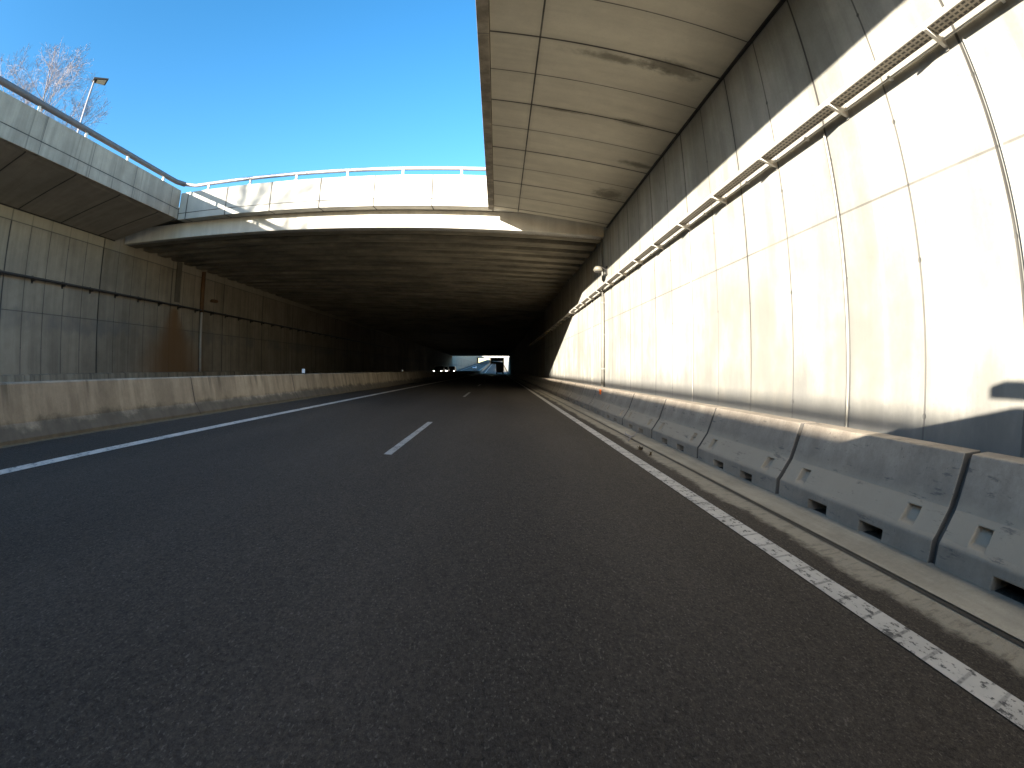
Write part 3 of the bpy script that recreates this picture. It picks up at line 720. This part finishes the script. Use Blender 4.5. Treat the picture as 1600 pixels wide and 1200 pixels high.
# ------------------------------------------------------------------ vehicles
def wheel(par, x, y, z, r, wd):
    mb = MB(); mb.tube([(x - wd / 2, y, z), (x - wd / 2 + .02, y, z), (x + wd / 2 - .02, y, z), (x + wd / 2, y, z)], [r * .9, r, r, r * .9], 18)
    tw = mb.build('wheel', M['tyre'], par)
    mb = MB(); mb.tube([(x - wd / 2 - .006, y, z), (x + wd / 2 + .006, y, z)], r * 0.62, 14); mb.build('rim', M['rim'], tw)
def loft(mb, secs):
    """sections: (y, half width bottom, half width top, z bottom, z top)"""
    i0 = len(mb.v)
    for y, wb, wt, zb, zt in secs:
        zm = zb + (zt - zb) * 0.55; wm = max(wb, wt) + 0.02
        mb.v += [(-wb, y, zb), (wb, y, zb), (wm, y, zm), (wt, y, zt), (-wt, y, zt), (-wm, y, zm)]
    for k in range(len(secs) - 1):
        for a in range(6):
            b = (a + 1) % 6; q = i0 + 6 * k; mb.f.append((q + a, q + b, q + 6 + b, q + 6 + a))
    mb.f.append(tuple(range(i0, i0 + 6))); e = i0 + 6 * (len(secs) - 1); mb.f.append(tuple(range(e, e + 6)))
    return mb
def car(loc, face, paint, label, lit, tall=0.0):
    """face = -1 drives toward the camera"""
    t = thing('oncoming_car', label, 'car', loc, 'oncoming cars on the opposite carriageway')
    L = 4.3
    def put(mb, name, mat, bevel=0.0, par=None):
        for i, p in enumerate(mb.v): mb.v[i] = (p[0] + loc[0], p[1] * face + loc[1], p[2] + loc[2])
        return mb.build(name, mat, par or t, bevel, smooth=False)
    h = 1.45 + tall
    put(loft(MB(), [(-2.15, .72, .70, .32, .70), (-1.9, .82, .82, .24, .90), (-.6, .86, .86, .22, .92), (.8, .86, .86, .22, 0.98), (1.6, .86, .82, .22, .96), (2.05, .84, .78, .24, .93), (2.15, .76, .70, .30, .62)][::-1] if False else
             [(2.15, .74, .70, .32, .68), (1.95, .84, .80, .24, .84), (.9, .86, .84, .22, .96), (-.8, .86, .86, .22, 1.0), (-1.9, .84, .80, .24, 1.0), (-2.15, .76, .72, .32, .75)]), 'body', paint, 0.04)
    put(loft(MB(), [(1.0, .76, .70, .95, .97), (.25, .77, .60, .96, h), (-1.1, .77, .60, .98, h), (-1.85, .74, .66, .98, 1.04)]), 'cabin', paint, 0.05)
    put(loft(MB(), [(.97, .66, .62, 1.0, 1.02), (.30, .66, .56, 1.0, h - .05), (.36, .66, .56, 1.0, h - .04), (1.02, .66, .60, 1.0, 1.02)]), 'windscreen', M['glass'])
    for sx in (-1, 1):
        mb = MB().hexa([(sx * .785, .7, 1.02), (sx * .60 * 1.18, .18, h - .09), (sx * .60 * 1.18, -1.0, h - .09), (sx * .785, -1.5, 1.04)] +
                       [(sx * .70, .7, 1.02), (sx * .6, .18, h - .09), (sx * .6, -1.0, h - .09), (sx * .70, -1.5, 1.04)])
        put(mb, 'side_window', M['glass'])
        put(MB().box(sx * .62 - .09, sx * .62 + .09, 2.06, 2.18, .60, .72), 'headlight', M['headlight'] if lit else M['headlight_off'], 0.03)
        for yw in (-1.3, 1.35):
            wheel(t, loc[0] + sx * .78, loc[1] + yw * face, loc[2] + .32, .32, .2)
    put(MB().box(-.5, .5, 2.1, 2.17, .38, .52), 'grille', M['dark'], 0.02)
    return t
car((-10.0, 86, road_z(-10)), -1, M['paint_black'], 'dark car with lit headlights, leftmost and nearest of the oncoming cars', True)
car((-11.0, 104, road_z(-11)), -1, M['paint_grey'], 'oncoming car with lit headlights, second in the dark tunnel', True)
car((-11.1, 122, road_z(-11.1)), -1, M['paint_black'], 'tall dark car silhouetted before the bright tunnel exit, headlights lit', True, 0.25)
car((-11.0, 232, road_z(-11, 232)), -1, M['paint_white'], 'white car in daylight beyond the tunnel exit', False)

def truck(x, y):
    z = road_z(x); t = thing('box_truck', 'dark box truck silhouetted in the tunnel exit ahead', 'truck', (x, y, z))
    MB().box(x - 1.2, x + 1.2, y, y + 6.0, z + 1.0, z + 3.55).build('cargo_box', M['truck_box'], t, 0.04)
    for sx in (-1, 1):
        o = MB().box(x + sx * .6 - .56, x + sx * .6 + .56, y - .03, y - .002, z + 1.08, z + 3.45).build('rear_door', M['truck_box'], t, 0.01)
        MB().box(x + sx * .12 - .02, x + sx * .12 + .02, y - .06, y - .032, z + 1.1, z + 3.4).build('lock_bar', M['dark'], o)
        MB().box(x + sx * 1.0 - .13, x + sx * 1.0 + .13, y - .02, y + .08, z + .72, z + .9).build('tail_light', M['tail'], t)
        for yw in (1.2, 6.9): wheel(t, x + sx * .95, y + yw, z + .45, .45, .3)
    MB().box(x - 1.15, x + 1.15, y + .05, y + .15, z + .55, z + .7).build('bumper', M['dark'], t, 0.02)
    mb = MB(); mb.v = []; loft(mb, [(6.2, 1.1, 1.0, .5, 2.6), (7.2, 1.1, 1.0, .45, 2.6), (7.9, 1.1, 1.0, .45, 1.7), (8.1, 1.0, .95, .5, 1.3)])
    mb.v = [(a + x, b + y, c + z) for a, b, c in mb.v]; mb.build('cab', M['truck_box'], t, 0.05)
    MB().box(x - .45, x + .45, y + .3, y + 7.6, z + .6, z + .95).build('chassis', M['dark'], t)
truck(0.22, 158)

# the van that carries the camera on its bonnet; its shadow falls on the barrier and wall at right
def van():
    t = thing('camera_van', 'white van driving in the right lane whose shadow falls on the wall', 'van', (0, -3, 0))
    mb = MB()
    prof = [(-0.28, .35), (-0.22, .62), (-0.30, .86), (-0.95, 1.06), (-1.22, 2.00), (-1.5, 2.10), (-2.8, 2.36), (-5.4, 2.36), (-5.6, 2.0), (-5.65, .40)]
    n = len(prof)
    for sx in (-1, 1):
        mb.v += [(sx * (.86 if z < 1.3 else .84), y, z) for y, z in prof]
    for k in range(n): mb.f.append((k, (k + 1) % n, n + (k + 1) % n, n + k))
    mb.f.append(tuple(range(n))); mb.f.append(tuple(range(2 * n - 1, n - 1, -1)))
    mb.build('body', M['paint_white'], t, 0.05)
    MB().hexa([(-.70, -.965, 1.14), (.70, -.965, 1.14), (.66, -1.20, 1.94), (-.66, -1.20, 1.94), (-.70, -.945, 1.15), (.70, -.945, 1.15), (.66, -1.18, 1.95), (-.66, -1.18, 1.95)]).build('windscreen', M['glass'], t)
    for sx in (-1, 1):
        MB().box(sx * .868 - .008, sx * .868 + .008, -2.3, -1.35, 1.2, 1.8).build('side_window', M['glass'], t)
        MB().box(sx * .6 - .15, sx * .6 + .15, -.27, -.19, .58, .75).build('headlight', M['headlight_off'], t, 0.02)
        MB().box(sx * .72 - .06, sx * .72 + .06, -5.3, -2.72 if sx > 0 else -4.0, 2.46, 2.56).build('roof_bar', M['dark'], t, 0.02)
        for yy in ((-3.3, -4.9) if sx > 0 else (-4.3, -4.9)): MB().box(sx * .72 - .03, sx * .72 + .03, yy - .04, yy + .04, 2.34, 2.47).build('roof_bar_foot', M['dark'], t)
        for yw in (-.95, -4.7): wheel(t, sx * .74, yw, .33 + road_z(sx * .74), .33, .22)
    MB().box(-.8, .8, -.24, -.12, .32, .52).build('bumper', M['dark'], t, 0.03)
van()

# ------------------------------------------------------------------ beyond the tunnel: open cutting and the next bridge
def seg_wall(x0, x1, y0, y1, top, mat, name, label):
    t = thing(name, label, 'wall', (x0, y0, road_z(x0, y0)))
    mb = MB(); n = 12
    for k in range(n):
        a = y0 + (y1 - y0) * k / n; b = y0 + (y1 - y0) * (k + 1) / n
        za, zb = road_z(x0, a), road_z(x0, b)
        mb.hexa([(x0, a, za - .5), (x1, a, za - .5), (x1, b, zb - .5), (x0, b, zb - .5), (x0, a, za + top), (x1, a, za + top), (x1, b, zb + top), (x0, b, zb + top)])
    mb.build('wall_face', mat, t); return t
FAR = 395.0
seg_wall(XL - 0.4, XL, Y_END + 0.6, FAR, 6.0, M['wall_left'], 'retaining_wall', 'distant shaded panelled wall seen through the tunnel exit')
seg_wall(XW, XW + 0.4, Y_END + 0.6, FAR, 6.1, M['wall_right'], 'retaining_wall', 'distant sunlit wall at the right of the tunnel exit')
t = thing('road_bridge', 'distant white bridge front over the road beyond the tunnel exit', 'bridge', (-7, FAR, road_z(-7, FAR)))
zf = rise(FAR)
MB().box(XL - 6, XW + 6, FAR, FAR + 0.5, zf + 5.0, zf + 6.9).build('parapet', M['bridge'], t)
MB().box(XL - 6, XW + 6, FAR + 0.5, FAR + 26, zf + 5.1, zf + 6.0).build('deck_slab', M['dark_slab'], t)
MB().box(-6.9, XW + 6, FAR + 26, FAR + 160, zf + 5.1, zf + 11.0).build('deck_slab', M['dark_slab'], t)
MB().box(-7.3, -6.6, FAR + 1, FAR + 150, zf - 0.2, zf + 5.08).build('dividing_wall', M['dark_slab'], t)
MB().box(XW, XW + 0.4, FAR + 0.6, FAR + 150, zf - 0.5, zf + 5.08).build('side_wall', M['dark_slab'], t)
MB().box(XL - 0.4, XL, FAR + 0.6, FAR + 26, zf - 0.5, zf + 5.08).build('side_wall', M['dark_slab'], t)

for o in list(bpy.data.objects):
    if '_o' in o: del o['_o']
